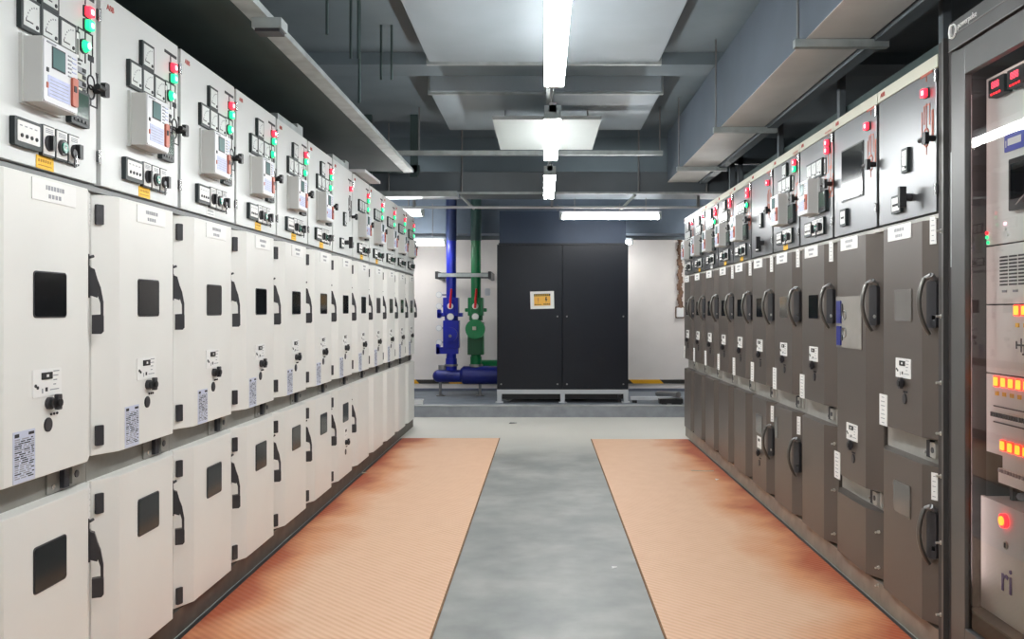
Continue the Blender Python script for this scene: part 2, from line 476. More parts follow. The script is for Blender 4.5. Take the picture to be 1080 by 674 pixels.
def cubicle(side, k, label, cfg):
    left = side == 'L'
    W = .65 if left else .60
    sx = W / .65
    zs, s = (1.73, 1.0) if left else (1.69, .92)
    top = 2.389 if left else 2.295
    def U(z): return zs + (z - 1.73) * s
    dz = 0 if left else -.025
    m_door = M_white if left else M_dk
    m_up = M_upper if left else M_dkup
    m_gap = M_gap if left else M_dkgap
    if left:
        root = thing('switchgear_cubicle', label, 'switchgear cubicle', (-1.48, 2.28 + .65 * k, 0), PI / 2, 'white switchgear cubicles in the left row')
    else:
        root = thing('switchgear_cubicle', label, 'switchgear cubicle', (1.50, 3.94 + .601 * k, 0), -PI / 2, 'dark grey switchgear cubicles in the right row')
    zb1 = cfg.get('breaker_bottom', .837 if left else .825); zt1 = zs - .018
    zt2 = cfg.get('cable_top', .753 if left else .722); zb2 = .106 if left else .115
    # body
    def body():
        b = MB()
        b.box(0, W, .045, DEPTH, .10, zs - .01, M_carc if left else M_rackframe)
        b.box(0, W, .020, DEPTH, zs - .01, top, M_carc if left else M_rackframe)
        b.box(.001, W - .001, .0395, .046, zt2 - .05, zb1 + .05, m_gap)
        b.box(0, W, .004, .05, zs - .016, zs + .001, M_carc if left else m_gap)
        return b
    link('carcass', cached(('carcass', side, zb1, zt2), body), root)
    link('plinth', cached(('plinth', side), lambda: MB().box(0, W, .008, DEPTH, 0, .10, M_plinth if left else M_dkplinth)), root)
    link('interlock_plate', cached(('interlock_plate', side), lambda: interlock_mb(m_gap)), root, (.50 * sx, .040, (zb1 + zt2) / 2))
    # instrument compartment door
    def up():
        b = MB().box(.012, W - .018, -.004, .020, zs + .008, top - (0 if left else .050), m_up)
        return b
    d = link('instrument_door', cached(('instrument_door', side), up), root, bevel=.002)
    if not left:
        st = link('top_strip', cached(('top_strip',), lambda: MB().box(.004, W - .004, -.006, .020, top - .048, top, M_cream)), root, label='cream strip along the top edge')
        link('lettering', text_mesh('ABB', .028, M_logored), st, (.06, -.0068, top - .024), rot=UPRIGHT)
    else:
        link('lettering', text_mesh('ABB', .028, M_logored), d, (.075, -.0048, top - .040), rot=UPRIGHT)
    fy = -.004
    def put(name, key, fn, u, z, **kw):
        return link(name, cached(key, fn), d, (u * sx, fy, U(z)), **kw)
    up_kind = cfg.get('upper', 'full')
    put('latch', ('latch',), latch_mb, .618, 2.045)
    for z in (1.83, 2.30): put('hinge', ('hinge_small',), smallhinge_mb, .640, z)
    mm = M_inkd if left else M_redprint
    if up_kind in ('full', 'row'):
        for i in range(cfg.get('meters', 3)): put('meter', ('meter',), meter_mb, .238 + .098 * i, 2.165)
        if up_kind == 'full': put('meter', ('meter',), meter_mb, .336, 2.262)
        put('link_switch', ('link_switch',), lambda: MB().rrect(0, 0, .030, .092, -.004, 0, .003, M_blackb).rrect(0, 0, .018, .078, -.005, -.003, .003, M_label).box(-.004, .004, -.0055, -.004, -.03, .02, M_inkd), .506, 2.160)
        for q, kk in enumerate(cfg.get('lamps', 'rg')):
            c = 'red' if kk == 'r' else 'green'
            put('indicator_lamp', ('lamp', c), lambda: lamp_mb(c), .566, 2.284 - .043 * q, label=c + ' lit indicator lamp')
        if cfg.get('third', True): put('indicator_lamp', ('lamp_round',), lamp_round_mb, .545, 2.168, label='round green lit indicator lamp')
        put('mimic_diagram', ('mimic', mm.name), lambda: mimic_mb(mm), .560, 2.165)
        put('protection_relay', ('relay',), relay_mb, .300, 2.005)
        if left: put('terminal_strip', ('terminals',), terminal_mb, .510, 2.05)
        put('power_analyser', ('analyser',), analyser_mb, .500, 1.960)
        put('annunciator', ('annunciator',), annunciator_mb, .222, 1.822)
        for i, q in enumerate(('knob', 'button', 'key')): put('rotary_switch' if q != 'button' else 'push_button', ('switch', q), lambda: switch_mb(q), .330 + .070 * i, 1.822)
    elif up_kind == 'plain':
        put('indicator_lamp', ('lamp', 'red'), lambda: lamp_mb('red'), .545, 2.25, label='red lit indicator lamp')
        put('mimic_diagram', ('mimic2', mm.name), lambda: mimic_mb(mm, False), .540, 2.145)
        put('meter', ('meter_tall',), lambda: meter_mb(.060, .100), .345, 2.000)
        put('annunciator', ('annun_small',), lambda: MB().rrect(0, 0, .095, .075, -.014, 0, .004, M_blackb).rrect(0, 0, .075, .055, -.0155, -.012, .004, M_label).box(-.03, .03, -.0165, -.015, -.008, .002, M_inkd), .250, 1.815)
        put('rotary_switch', ('switch_t',), lambda: MB().cyl((0, 0, 0), (0, -.03, 0), .016, M_char, 16).rrect(.01, 0, .022, .085, -.055, -.028, .004, M_black), .385, 1.830)
    elif up_kind == 'screen':
        put('indicator_lamp', ('lamp', 'red'), lambda: lamp_mb('red'), .530, 2.25, label='red lit indicator lamp')
        put('mimic_diagram', ('mimic2', mm.name), lambda: mimic_mb(mm, False), .560, 2.145)
        put('observation_window', ('screen',), lambda: MB().rrect(0, 0, .300, .260, -.004, 0, .004, M_black).rrect(0, 0, .285, .245, -.0055, -.002, .003, M_pane), .300, 2.055)
        put('annunciator', ('annun_small2',), lambda: MB().rrect(0, 0, .085, .085, -.014, 0, .004, M_blackb).rrect(0, 0, .062, .062, -.0155, -.012, .004, M_face).box(-.02, .02, -.0165, -.015, -.006, .004, M_inkd), .190, 1.830)
    st = cfg.get('sticker')
    if st == 'yellow': put('sticker', ('sticker_y',), lambda: yellow_mb(M_yel, M_yelink), .330, 1.757, label='yellow sticker')
    elif st == 'white': put('sticker', ('sticker_w',), lambda: yellow_mb(M_label, M_ink), .330, 1.757, label='white sticker')
    # breaker compartment door
    bd = link('breaker_door', cached(('breaker_door', side, zb1), lambda: door_mb(W, zb1, zt1, m_door)), root, bevel=.0025)
    by = -.020
    def pb(name, key, fn, u, z, parent=None, **kw): return link(name, cached(key, fn), parent or bd, (u * sx, by, z + dz), **kw)
    pb('nameplate', ('nameplate',), nameplate_mb, .352 if left else .300, 1.672)
    wk = cfg.get('window', 'dark'); pane = {'dark': M_pane, 'grey': M_panegrey, 'film': M_panefilm, 'mixed': M_panegrey}[wk]
    low = cfg.get('counter_z', 1.11)
    if wk == 'film':
        pb('window', ('window_film',), lambda: window_mb(.350, .250, M_panefilm, m_door).box(-.155, -.095, -.010, -.003, -.005, .105, M_navy).box(-.155, -.095, -.010, -.003, -.115, -.020, M_navy).ring((-.05, -.006, .035), .022, .003, M_steel, n=16).ring((-.05, -.006, -.05), .022, .003, M_steel, n=16).box(-.095, -.075, -.008, -.003, .03, .09, M_char).box(-.095, -.075, -.008, -.003, -.09, -.03, M_char), .295, 1.290)
    else:
        pb('window', ('window', wk, side), lambda: window_mb(.166, .128, pane, M_char if left else m_door), .330 if left else .345, 1.368, label='smoked grey window' if wk == 'grey' else None)
    pb('counter_plate', ('counter',), counter_mb, .312 if left else .345, low)
    pb('key_lock', ('keylock',), keylock_mb, .330 if left else .345, low - .062)
    pb('crank_hole', ('hole',), hole_mb, .318 if left else .36, low - .125)
    if left: pb('rating_plate', ('spec',), spec_mb, .198, .912)
    else: pb('rating_plate', ('tag_tall',), lambda: tag_mb(.085, .135, 7), .105 + .01, low - .195)
    hx, hy = W - .006 - .050, .0025
    hm = cached(('handle',), lambda: handle_mb(M_char)) if left else cached(('lever',), lever_mb)
    link('door_handle', hm, bd, (hx, hy, 1.345), CH)
    if left and k == 0 or not left and cfg.get('vtag'):
        link('label_strip', cached(('vtag', side), lambda: tag_mb(.030, .105, 5)), bd, (hx + .028 if left else hx, hy + (.0125 if left else 0), 1.655 + dz), CH, label='white label strip')
    if left:
        for z in (1.643, .903): link('hinge', cached(('hinge_big',), hinge_mb), bd, (.028, .012, z), -CH)
    # cable compartment door or cover
    cd_name = 'cable_door' if cfg.get('lower') != 'cover' else 'cable_cover'
    cd = link(cd_name, cached(('cable_door', side, zt2), lambda: door_mb(W, zb2, zt2, m_door)), root, bevel=.0025)
    def pc(name, key, fn, u, z, **kw): return link(name, cached(key, fn), cd, (u * sx, by, z), **kw)
    lower = cfg.get('lower', 'door')
    if lower in ('door', 'door_counter', 'slot'):
        if lower == 'slot':
            pc('window', ('window_slot',), lambda: window_mb(.06, .130, M_panegrey, m_door), .16, .585)
        else:
            pc('window', ('window', 'low', side), lambda: window_mb(.166, .128, M_pane if left else M_panegrey, M_char if left else m_door), .330, .572 if left else .545)
        hz = .485 if left else .46
        link('door_handle', hm, cd, (hx, hy, hz), CH)
        if not left: link('label_strip', cached(('vtag', side), lambda: tag_mb(.030, .105, 5)), cd, (hx + .006, hy + .003, .645), CH, label='white label strip')
        if lower == 'door_counter':
            pc('counter_plate', ('counter_small',), lambda: tag_mb(.11, .08, 2).box(-.02, .02, -.005, -.002, .008, .026, M_black), .330, .42)
            pc('key_lock', ('keylock',), keylock_mb, .34, .35); pc('crank_hole', ('hole',), hole_mb, .33, .28)
        if left:
            for z in (.675, .155): link('hinge', cached(('hinge_big',), hinge_mb), cd, (.028, .012, z), -CH)
        if left and k == 0:
            link('label_strip', cached(('vtag', side), lambda: tag_mb(.030, .105, 5)), cd, (hx + .028, hy + .0125, .68), CH, label='white label strip')
    elif not left and k <= 4:
        zz = [zt2 - .12, zb2 + .05] if k == 0 else [zt2 - .09, zt2 - .33, zb2 + .05]
        for z in zz: link('fixing_bolt', cached(('bolt',), bolt_mb), cd, (W - .03, .012, z), CH)
    if cfg.get('end_panel'):
        b = MB().box(W + .002, W + .045, -.004, DEPTH, 0, 2.33, M_rackdark).box(W + .045, W + .060, -.012, DEPTH, 0, 2.335, M_rackframe).box(W + .060, W + .105, .006, DEPTH, 0, 2.33, M_rackdark)
        ep = obj('end_panel', b, root)
        for z in (.18, .45, .70, .86, 1.05, 1.30, 1.62): link('fixing_bolt', cached(('bolt',), bolt_mb), ep, (W + .030, -.004, z))
    if cfg.get('flap'):
        obj('roof_slab', MB().box(.0, .64, -.10, .30, top + .008, top + .030, M_offwhite).box(.02, .62, -.02, .28, top, top + .008, M_carc), root, label='pale slab overhanging the roof')
    if cfg.get('roof_bar'):
        obj('roof_bar', MB().box(.10, .62, .02, .06, top, top + .05, M_tray).box(.50, .62, .02, .30, top + .05, top + .075, M_tray), root)
    return root

ordn = ['first', 'second', 'third', 'fourth', 'fifth', 'sixth', 'seventh', 'eighth', 'ninth', 'tenth', 'eleventh', 'twelfth']
Lcfg = [dict(sticker='yellow'), dict(sticker='yellow'), dict(sticker='white'), dict(sticker='yellow'), dict(sticker='yellow', roof_bar=True),
        dict(sticker='yellow'), dict(upper='plain', lower='door_counter', roof_bar=True), dict(upper='row', sticker='yellow', lower='cover', flap=True),
        dict(upper='row', sticker='yellow', lower='cover'), dict(upper='row', lower='cover'), dict(upper='row', lower='cover'), dict(upper='row', lower='cover')]
Llab = ['white switchgear cubicle nearest the camera in the left row, cut by the photo edge',
        'second white switchgear cubicle from the camera in the left row, yellow sticker',
        'third white cubicle from the camera in the left row, white sticker under its switches',
        'fourth white switchgear cubicle from the camera in the left row',
        'fifth white switchgear cubicle from the camera in the left row',
        'sixth white cubicle from the camera, just before the sparse red-lamp panel, left row',
        'white cubicle in the left row with sparse top panel and only one red lamp',
        'white cubicle just beyond the one-lamp panel, pale slab overhanging its roof, left row',
        'ninth white cubicle from the camera in the left row, next beyond the roof slab',
        'third white cubicle from the far end of the left row',
        'second white cubicle from the far end of the left row',
        'last white cubicle at the far end of the left row, near the blue pipe']
for k, (c, l) in enumerate(zip(Lcfg, Llab)): cubicle('L', k, l, c)
Rcfg = [dict(upper='plain', window='grey', vtag=True, end_panel=True),
        dict(upper='screen', window='film', breaker_bottom=.505, cable_top=.415, counter_z=.765, lower='bolts'),
        dict(upper='row', lamps='rr', third=False, vtag=True, lower='bolts'),
        dict(upper='full', lamps='rg', third=False, sticker='yellow', vtag=True, lower='slot', window='mixed'),
        dict(upper='plain', vtag=True, lower='door_counter'),
        dict(upper='row', lamps='rr', third=True, sticker='yellow', vtag=True, lower='cover'),
        dict(upper='full', lamps='rr', third=False, sticker='yellow', vtag=True, lower='cover'),
        dict(upper='full', lamps='rr', third=True, sticker='white', lower='cover'),
        dict(upper='full', lamps='r', third=False, sticker='yellow', lower='cover'),
        dict(upper='full', lamps='r', third=False, lower='cover')]
Rlab = ['dark grey switchgear cubicle nearest the camera in the right row, beside the glass-door rack',
        'dark grey cubicle in the right row with a large screen and extra tall middle door',
        'dark cubicle in the right row with two red lamps, just beyond the large-screen cubicle',
        'dark cubicle in the right row with red over green lamp and narrow lower slot window',
        'dark cubicle in the right row with one red lamp and no relay, lower counter plate',
        'dark grey cubicle in the right row, next beyond the sparse panel without a relay',
        'fourth dark grey cubicle from the far end of the right row',
        'third dark grey cubicle from the far end of the right row, white sticker',
        'second dark grey cubicle from the far end of the right row',
        'last dark grey cubicle at the far end of the right row, by the white wall']
for k, (c, l) in enumerate(zip(Rcfg, Rlab)): cubicle('R', k, l, c)

# ------------------------------------------------------------------ rack with the glass door
rk = thing('control_rack', 'tall dark control rack with glass door, orange lamps inside, at the right edge', 'control rack', (1.50, 3.235, 0), -PI / 2)
RW, RH = .80, 2.37
b = MB()
b.box(0, .03, .0, .80, 0, RH, M_rackframe); b.box(RW - .03, RW, 0, .80, 0, RH, M_rackframe)
b.box(.03, RW - .03, .76, .80, 0, RH, M_rackdark); b.box(.03, RW - .03, 0, .80, RH - .03, RH, M_rackframe)
b.box(.03, RW - .03, 0, .80, 0, .06, M_rackframe)
b.box(.03, .05, .03, .10, .06, 2.16, M_rackdark)
obj('frame', b, rk)
hd = obj('header', MB().box(0, RW, -.012, .05, 2.268, RH, M_rackframe).box(0, RW, -.016, -.010, 2.318, 2.322, M_steel).box(0, RW, -.016, -.010, 2.266, 2.270, M_steel), rk, bevel=.002)
lg = MB()
lg.ring((.034, -.014, 2.335), .024, .0035, M_label, n=26)
lg.prism([(.012 + .0, 2.315), (.006, 2.335), (.012, 2.357), (.024, 2.362), (.022, 2.335), (.026, 2.312)], 'y', -.018, -.012, M_label)
obj('emblem', lg, hd)
link('lettering', text_mesh('powerpulse', .030, M_label), hd, (.140, -.0135, 2.342), rot=UPRIGHT)
gd = obj('glass_door', MB().box(.022, .125, -.014, .012, .10, 2.255, M_rackframe).box(RW - .125, RW - .022, -.014, .012, .10, 2.255, M_rackframe)
         .box(.125, RW - .125, -.014, .012, 2.155, 2.255, M_rackframe).box(.125, RW - .125, -.014, .012, .10, .20, M_rackframe), rk, bevel=.003)
obj('glass_pane', MB().add([(.12, 0, .19), (RW - .12, 0, .19), (RW - .12, 0, 2.165), (.12, 0, 2.165)], [(0, 1, 2, 3)], glass('rack_glass')), gd)
obj('door_edge_strip', MB().box(.010, .016, -.010, .002, 1.48, 1.90, M_tray), gd)
IP = .10
def rpanel(z0, z1, m=None, depth=IP, x0=.052): return MB().box(x0, RW - .05, depth, depth + .012, z0, z1, m or M_rackpanel)
p1 = obj('inner_panel', rpanel(1.556, 2.155), rk)
for i in range(4):
    x = .177 + .125 * i
    t = obj('digital_display', MB().rrect(0, 0, .105, .062, -.030, 0, .004, M_blackb).box(-.034, .030, -.0315, -.028, -.012, .020, M_rackdark), p1, (x, IP, 2.10))
    link('lettering', text_mesh('888', .034, M_digit), t, (-.002, -.0325, .006), rot=UPRIGHT)
    for j in range(4): obj('key', MB().rrect(-.030 + .018 * j, -.023, .010, .006, -.032, -.029, .002, M_redglow), t)
bl = obj('blue_label', MB().rrect(0, 0, .125, .060, -.004, 0, .004, M_bluelab).box(-.040, .045, -.005, -.003, -.010, .014, M_label).box(-.054, -.049, -.005, -.003, -.014, .010, M_label), p1, (.245, IP, 1.897))
obj('blank_relay', MB().rrect(0, 0, .19, .175, -.020, 0, .006, M_black).rrect(0, .01, .16, .12, -.022, -.018, .004, M_pane).cyl((-.04, -.024, -.07), (.06, -.024, -.02), .003, M_chrome, 8), p1, (.335, IP, 1.746))
for (x, z, m) in ((.185, 1.622, M_redcore), (.185, 1.604, M_label), (.200, 1.583, M_label), (.060, 1.600, M_redglow), (.060, 1.585, M_green_e), (.068, 1.565, M_green_e)):
    obj('led_and_reflection_dot', MB().cyl((0, 0, 0), (0, -.006, 0), .006, m, 10), p1, (x, IP, z))  # leftmost red and green dots stand for a reflection in the glass
p2 = obj('inner_panel', rpanel(1.345, 1.550), rk)
v = MB().box(-.105, .105, -.004, 0, -.085, .085, M_rackpanel)
for i in range(9):
    for j in range(3): v.box(-.085 + .060 * j, -.035 + .060 * j, -.006, -.003, -.042 + .012 * i, -.036 + .012 * i, M_inkd)
for j in range(2): v.box(-.07 + .07 * j, -.04 + .07 * j, -.006, -.003, -.066, -.058, M_ink)
obj('vent_grille', v, p2, (.240, IP, 1.450))
p3 = obj('inner_panel', rpanel(1.100, 1.340), rk)
p4 = obj('inner_panel', rpanel(.815, 1.095), rk)
def switchrow(parent, x0, z, n, dy=IP, step=.049):
    for i in range(n):
        o = obj('orange_lamp', MB().rrect(0, 0, .035, .038, -.006, 0, .006, M_orange_e).rrect(0, 0, .028, .030, -.008, -.005, .005, M_orangecore), parent, (x0 + step * i, dy, z))
switchrow(p3, .262, 1.322, 6); switchrow(p4, .128, 1.072, 10); switchrow(p4, .172, .852, 8)
for i in range(7): obj('circuit_label', MB().box(-.011, .011, -.003, 0, -.007, .007, M_yel), p3, (.262 + .049 * i, IP, 1.272))
for i in range(10): obj('circuit_label', MB().box(-.011, .011, -.003, 0, -.007, .007, M_yel), p4, (.128 + .049 * i, IP, 1.030))
b = MB().box(-.20, .20, -.012, 0, -.010, .010, M_rackpanel).box(-.20, .20, -.003, 0, .024, .028, M_inkd).box(-.20, .20, -.003, 0, -.032, -.028, M_inkd)
for i in range(24): b.box(-.195 + .0165 * i, -.186 + .0165 * i, -.016, -.010, -.010, .006, M_inkd)
obj('terminal_strip', b, p4, (.305, IP, .958))
b = MB()
for (x0, z0, x1, z1) in ((-.03, .0, .03, .0), (-.03, -.01, -.03, .01), (.0, -.02, .0, .02), (.02, -.03, .02, .0), (.01, -.03, .03, -.03)):
    b.box(x0 - .003, x1 + .003, -.002, 0, z0 - .003, z1 + .003, M_inkd)
obj('mimic_diagram', b, p3, (.285, IP, 1.205))
lt = emit('added_rack_glow', (255, 226, 222), 5.0)  # unseen tubes added behind header and stile to brighten the inner panels
obj('added_inner_light', MB().cyl((.07, .04, 2.185), (RW - .07, .04, 2.185), .010, lt, 10), rk)
obj('added_inner_light', MB().cyl((.060, .035, .35), (.060, .035, 2.10), .007, lt, 10), rk)
p5 = obj('inner_recess', rpanel(.06, .81, M_rackdark, .30), rk)
b = MB().box(-.02, .40, -.05, .02, -.005, .045, M_label).box(-.03, .40, -.06, .02, -.055, -.005, M_label)
for i in range(22): b.box(-.026 + .019 * i, -.016 + .019 * i, -.064, -.058, -.018, -.006, M_ink)
b.box(-.03, -.01, -.02, .18, -.12, -.055, M_rackdark)
obj('breaker_block', b, rk, (.145, .17, .770))
obj('duct_reel', MB().ring((0, 0, 0), .035, .014, M_ink, axis='z', n=20).ring((0, 0, .02), .03, .008, M_char, axis='z', n=20), rk, (.13, .21, .668))
p6 = obj('inner_panel', MB().box(.052, RW - .05, IP - .02, IP - .008, .255, .655, M_rackpanel).box(.052, RW - .05, IP - .008, .30, .640, .652, M_rackpanel), rk)
obj('orange_lamp', MB().cyl((0, 0, 0), (0, -.014, 0), .024, M_redglow, 18).cyl((0, -.014, 0), (0, -.018, 0), .016, M_orangecore, 16), p6, (.222, IP - .02, .603))
obj('keyhole', MB().cyl((0, 0, 0), (0, -.004, 0), .014, M_cream, 12).box(-.004, .004, -.006, -.003, -.008, .008, M_inkd), p6, (.225, IP - .02, .520))
link('lettering', text_mesh('ri', .13, M_purple, .0015), p6, (.232, IP - .0225, .400), rot=UPRIGHT)
obj('bottom_board', MB().box(.052, RW - .05, .03, .30, .06, .250, M_rackdark).box(.052, RW - .05, .028, .30, .245, .252, M_rackframe), rk)

# ------------------------------------------------------------------ room shell
def floor_mat():
    m = bpy.data.materials.new('polished_concrete'); m.use_nodes = True
    nt = m.node_tree; b = nt.nodes['Principled BSDF']
    tc = nt.nodes.new('ShaderNodeTexCoord')
    n1 = nt.nodes.new('ShaderNodeTexNoise'); n1.inputs['Scale'].default_value = 2.2; n1.inputs['Detail'].default_value = 6
    n2 = nt.nodes.new('ShaderNodeTexNoise'); n2.inputs['Scale'].default_value = 7; n2.inputs['Detail'].default_value = 10
    nt.links.new(tc.outputs['Object'], n1.inputs['Vector']); nt.links.new(tc.outputs['Object'], n2.inputs['Vector'])
    c1 = nt.nodes.new('ShaderNodeValToRGB')
    c1.color_ramp.elements[0].position = .35; c1.color_ramp.elements[0].color = lin((142, 145, 143))
    c1.color_ramp.elements[1].position = .68; c1.color_ramp.elements[1].color = lin((176, 177, 173))
    nt.links.new(n1.outputs['Fac'], c1.inputs[0])
    c2 = nt.nodes.new('ShaderNodeValToRGB')
    c2.color_ramp.elements[0].position = .3; c2.color_ramp.elements[0].color = (.80, .80, .80, 1)
    c2.color_ramp.elements[1].position = .7; c2.color_ramp.elements[1].color = (1, 1, 1, 1)
    nt.links.new(n2.outputs['Fac'], c2.inputs[0])
    mx = nt.nodes.new('ShaderNodeMix'); mx.data_type = 'RGBA'; mx.blend_type = 'MULTIPLY'; mx.inputs[0].default_value = .9
    nt.links.new(c1.outputs[0], mx.inputs[6]); nt.links.new(c2.outputs[0], mx.inputs[7])
    # far cross aisle painted paler for the light of the cross tubes
    sp = nt.nodes.new('ShaderNodeSeparateXYZ'); nt.links.new(tc.outputs['Object'], sp.inputs[0])
    mr = nt.nodes.new('ShaderNodeMapRange'); mr.interpolation_type = 'SMOOTHSTEP'
    mr.inputs['From Min'].default_value = 7.6; mr.inputs['From Max'].default_value = 9.6
    nt.links.new(sp.outputs['Y'], mr.inputs['Value'])
    m2 = nt.nodes.new('ShaderNodeMix'); m2.data_type = 'RGBA'; m2.inputs[7].default_value = lin((230, 227, 218))
    nt.links.new(mr.outputs[0], m2.inputs[0]); nt.links.new(mx.outputs[2], m2.inputs[6])
    nt.links.new(m2.outputs[2], b.inputs['Base Color'])
    rr = nt.nodes.new('ShaderNodeMapRange'); rr.inputs['To Min'].default_value = .34; rr.inputs['To Max'].default_value = .52
    nt.links.new(n1.outputs['Fac'], rr.inputs['Value']); nt.links.new(rr.outputs[0], b.inputs['Roughness'])
    bp = nt.nodes.new('ShaderNodeBump'); bp.inputs['Strength'].default_value = .08; bp.inputs['Distance'].default_value = .01
    nt.links.new(n2.outputs['Fac'], bp.inputs['Height']); nt.links.new(bp.outputs[0], b.inputs['Normal'])
    return m
def mat_mat(name, outer):   # ribbed orange mat; outer = local x of the edge next to the cabinets
    m = bpy.data.materials.new(name); m.use_nodes = True
    nt = m.node_tree; b = nt.nodes['Principled BSDF']
    tc = nt.nodes.new('ShaderNodeTexCoord'); sp = nt.nodes.new('ShaderNodeSeparateXYZ'); nt.links.new(tc.outputs['Object'], sp.inputs[0])
    nz = nt.nodes.new('ShaderNodeTexNoise'); nz.inputs['Scale'].default_value = 1.3; nz.inputs['Detail'].default_value = 7
    nt.links.new(tc.outputs['Object'], nz.inputs['Vector'])
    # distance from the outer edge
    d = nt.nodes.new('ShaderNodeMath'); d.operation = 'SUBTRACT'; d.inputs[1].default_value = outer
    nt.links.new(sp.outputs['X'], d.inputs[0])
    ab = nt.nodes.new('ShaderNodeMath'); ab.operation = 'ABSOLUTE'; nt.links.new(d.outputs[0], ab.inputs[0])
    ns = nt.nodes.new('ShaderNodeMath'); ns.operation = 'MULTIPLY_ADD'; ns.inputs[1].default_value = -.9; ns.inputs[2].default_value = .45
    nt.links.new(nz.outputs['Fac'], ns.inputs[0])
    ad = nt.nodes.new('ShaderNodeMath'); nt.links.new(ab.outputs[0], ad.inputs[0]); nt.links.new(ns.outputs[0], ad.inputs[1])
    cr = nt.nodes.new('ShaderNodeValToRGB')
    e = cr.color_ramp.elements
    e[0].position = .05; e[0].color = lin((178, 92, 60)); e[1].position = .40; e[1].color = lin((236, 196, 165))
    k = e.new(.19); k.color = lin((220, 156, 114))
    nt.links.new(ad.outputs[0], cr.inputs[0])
    wv = nt.nodes.new('ShaderNodeTexWave'); wv.inputs['Scale'].default_value = 14; wv.inputs['Distortion'].default_value = .0
    wv.bands_direction = 'DIAGONAL'
    n2 = nt.nodes.new('ShaderNodeTexNoise'); n2.inputs['Scale'].default_value = 9; n2.inputs['Detail'].default_value = 5
    nt.links.new(tc.outputs['Object'], wv.inputs['Vector']); nt.links.new(tc.outputs['Object'], n2.inputs['Vector'])
    mu = nt.nodes.new('ShaderNodeMath'); mu.operation = 'MULTIPLY'; nt.links.new(wv.outputs['Fac'], mu.inputs[0]); nt.links.new(n2.outputs['Fac'], mu.inputs[1])
    mx = nt.nodes.new('ShaderNodeMix'); mx.data_type = 'RGBA'; mx.blend_type = 'MULTIPLY'
    mx.inputs[7].default_value = (.80, .68, .55, 1)
    nt.links.new(mu.outputs[0], mx.inputs[0]); nt.links.new(cr.outputs[0], mx.inputs[6])
    nt.links.new(mx.outputs[2], b.inputs['Base Color']); b.inputs['Roughness'].default_value = .55
    bp = nt.nodes.new('ShaderNodeBump'); bp.inputs['Strength'].default_value = .35; bp.inputs['Distance'].default_value = .004
    nt.links.new(wv.outputs['Fac'], bp.inputs['Height']); nt.links.new(bp.outputs[0], b.inputs['Normal'])
    return m
def stripe_mat():
    m = bpy.data.materials.new('hazard_stripe'); m.use_nodes = True
    nt = m.node_tree; b = nt.nodes['Principled BSDF']
    tc = nt.nodes.new('ShaderNodeTexCoord'); sp = nt.nodes.new('ShaderNodeSeparateXYZ'); nt.links.new(tc.outputs['Object'], sp.inputs[0])
    a = nt.nodes.new('ShaderNodeMath'); a.operation = 'ADD'; nt.links.new(sp.outputs['X'], a.inputs[0]); nt.links.new(sp.outputs['Z'], a.inputs[1])
    f = nt.nodes.new('ShaderNodeMath'); f.operation = 'PINGPONG'; f.inputs[1].default_value = .45; nt.links.new(a.outputs[0], f.inputs[0])
    g = nt.nodes.new('ShaderNodeMath'); g.operation = 'GREATER_THAN'; g.inputs[1].default_value = .225; nt.links.new(f.outputs[0], g.inputs[0])
    mx = nt.nodes.new('ShaderNodeMix'); mx.data_type = 'RGBA'; mx.inputs[6].default_value = lin((232, 172, 30)); mx.inputs[7].default_value = lin((46, 44, 40))
    nt.links.new(g.outputs[0], mx.inputs[0]); nt.links.new(mx.outputs[2], b.inputs['Base Color'])
    b.inputs['Roughness'].default_value = .6
    return m

M_wall = mat('white_plaster', (232, 226, 221), .85, 0, .03, 3, bump=.05)
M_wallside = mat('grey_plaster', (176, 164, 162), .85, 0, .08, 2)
M_ceil = mat('dark_ceiling', (116, 129, 137), .85, 0, .12, 1.5)
M_kerb = mat('slate_kerb', (150, 154, 160), .7, 0, .15, 8, bump=.1)
M_kerbtop = mat('whitish_kerb_top', (176, 178, 178), .8, 0, .2, 6)
YB = 13.0
struct('floor', MB().box(-3.2, 3.2, -2.5, YB + .2, -.06, 0, floor_mat()))
struct('ceiling', MB().box(-3.2, 3.2, -2.5, YB + .2, 3.46, 3.56, M_ceil))
struct('wall_back', MB().box(-3.2, 3.2, YB, YB + .12, 0, 3.46, M_wall))
struct('wall_left', MB().box(-3.3, -3.2, -2.5, YB + .12, 0, 3.46, M_wallside))
struct('wall_right', MB().box(3.2, 3.3, -2.5, YB + .12, 0, 3.46, M_wallside))
struct('trim_1', MB().box(-3.2, 3.2, 10.96, YB, 0, .135, M_kerb).box(-3.2, 3.2, 10.955, 11.12, .135, .142, M_kerbtop).box(-3.2, 3.2, 11.12, YB, .135, .1415, mat('slate_kerb_top', (112, 120, 128), .6, 0, .15, 5)))
struct('baseboard_back', MB().box(-3.2, 3.2, YB - .012, YB, .250, .308, stripe_mat()))
struct('trim_2', MB().box(-3.2, 3.2, YB - .03, YB, .142, .180, mat('slate_dado', (104, 110, 124), .7, 0, .1)))
struct('trim_3', MB().box(-3.2, -.62, 12.50, YB, 2.42, 3.46, M_beam).box(-.62, 3.2, 12.50, YB, 2.42, 3.46, M_beam))
for i, (y, z) in enumerate(((7.3, 3.36), (10.9, 2.90))):
    struct('trim_%d' % (4 + i), MB().box(-3.2, 3.2, y, y + .35, z, 3.46, M_ceil))

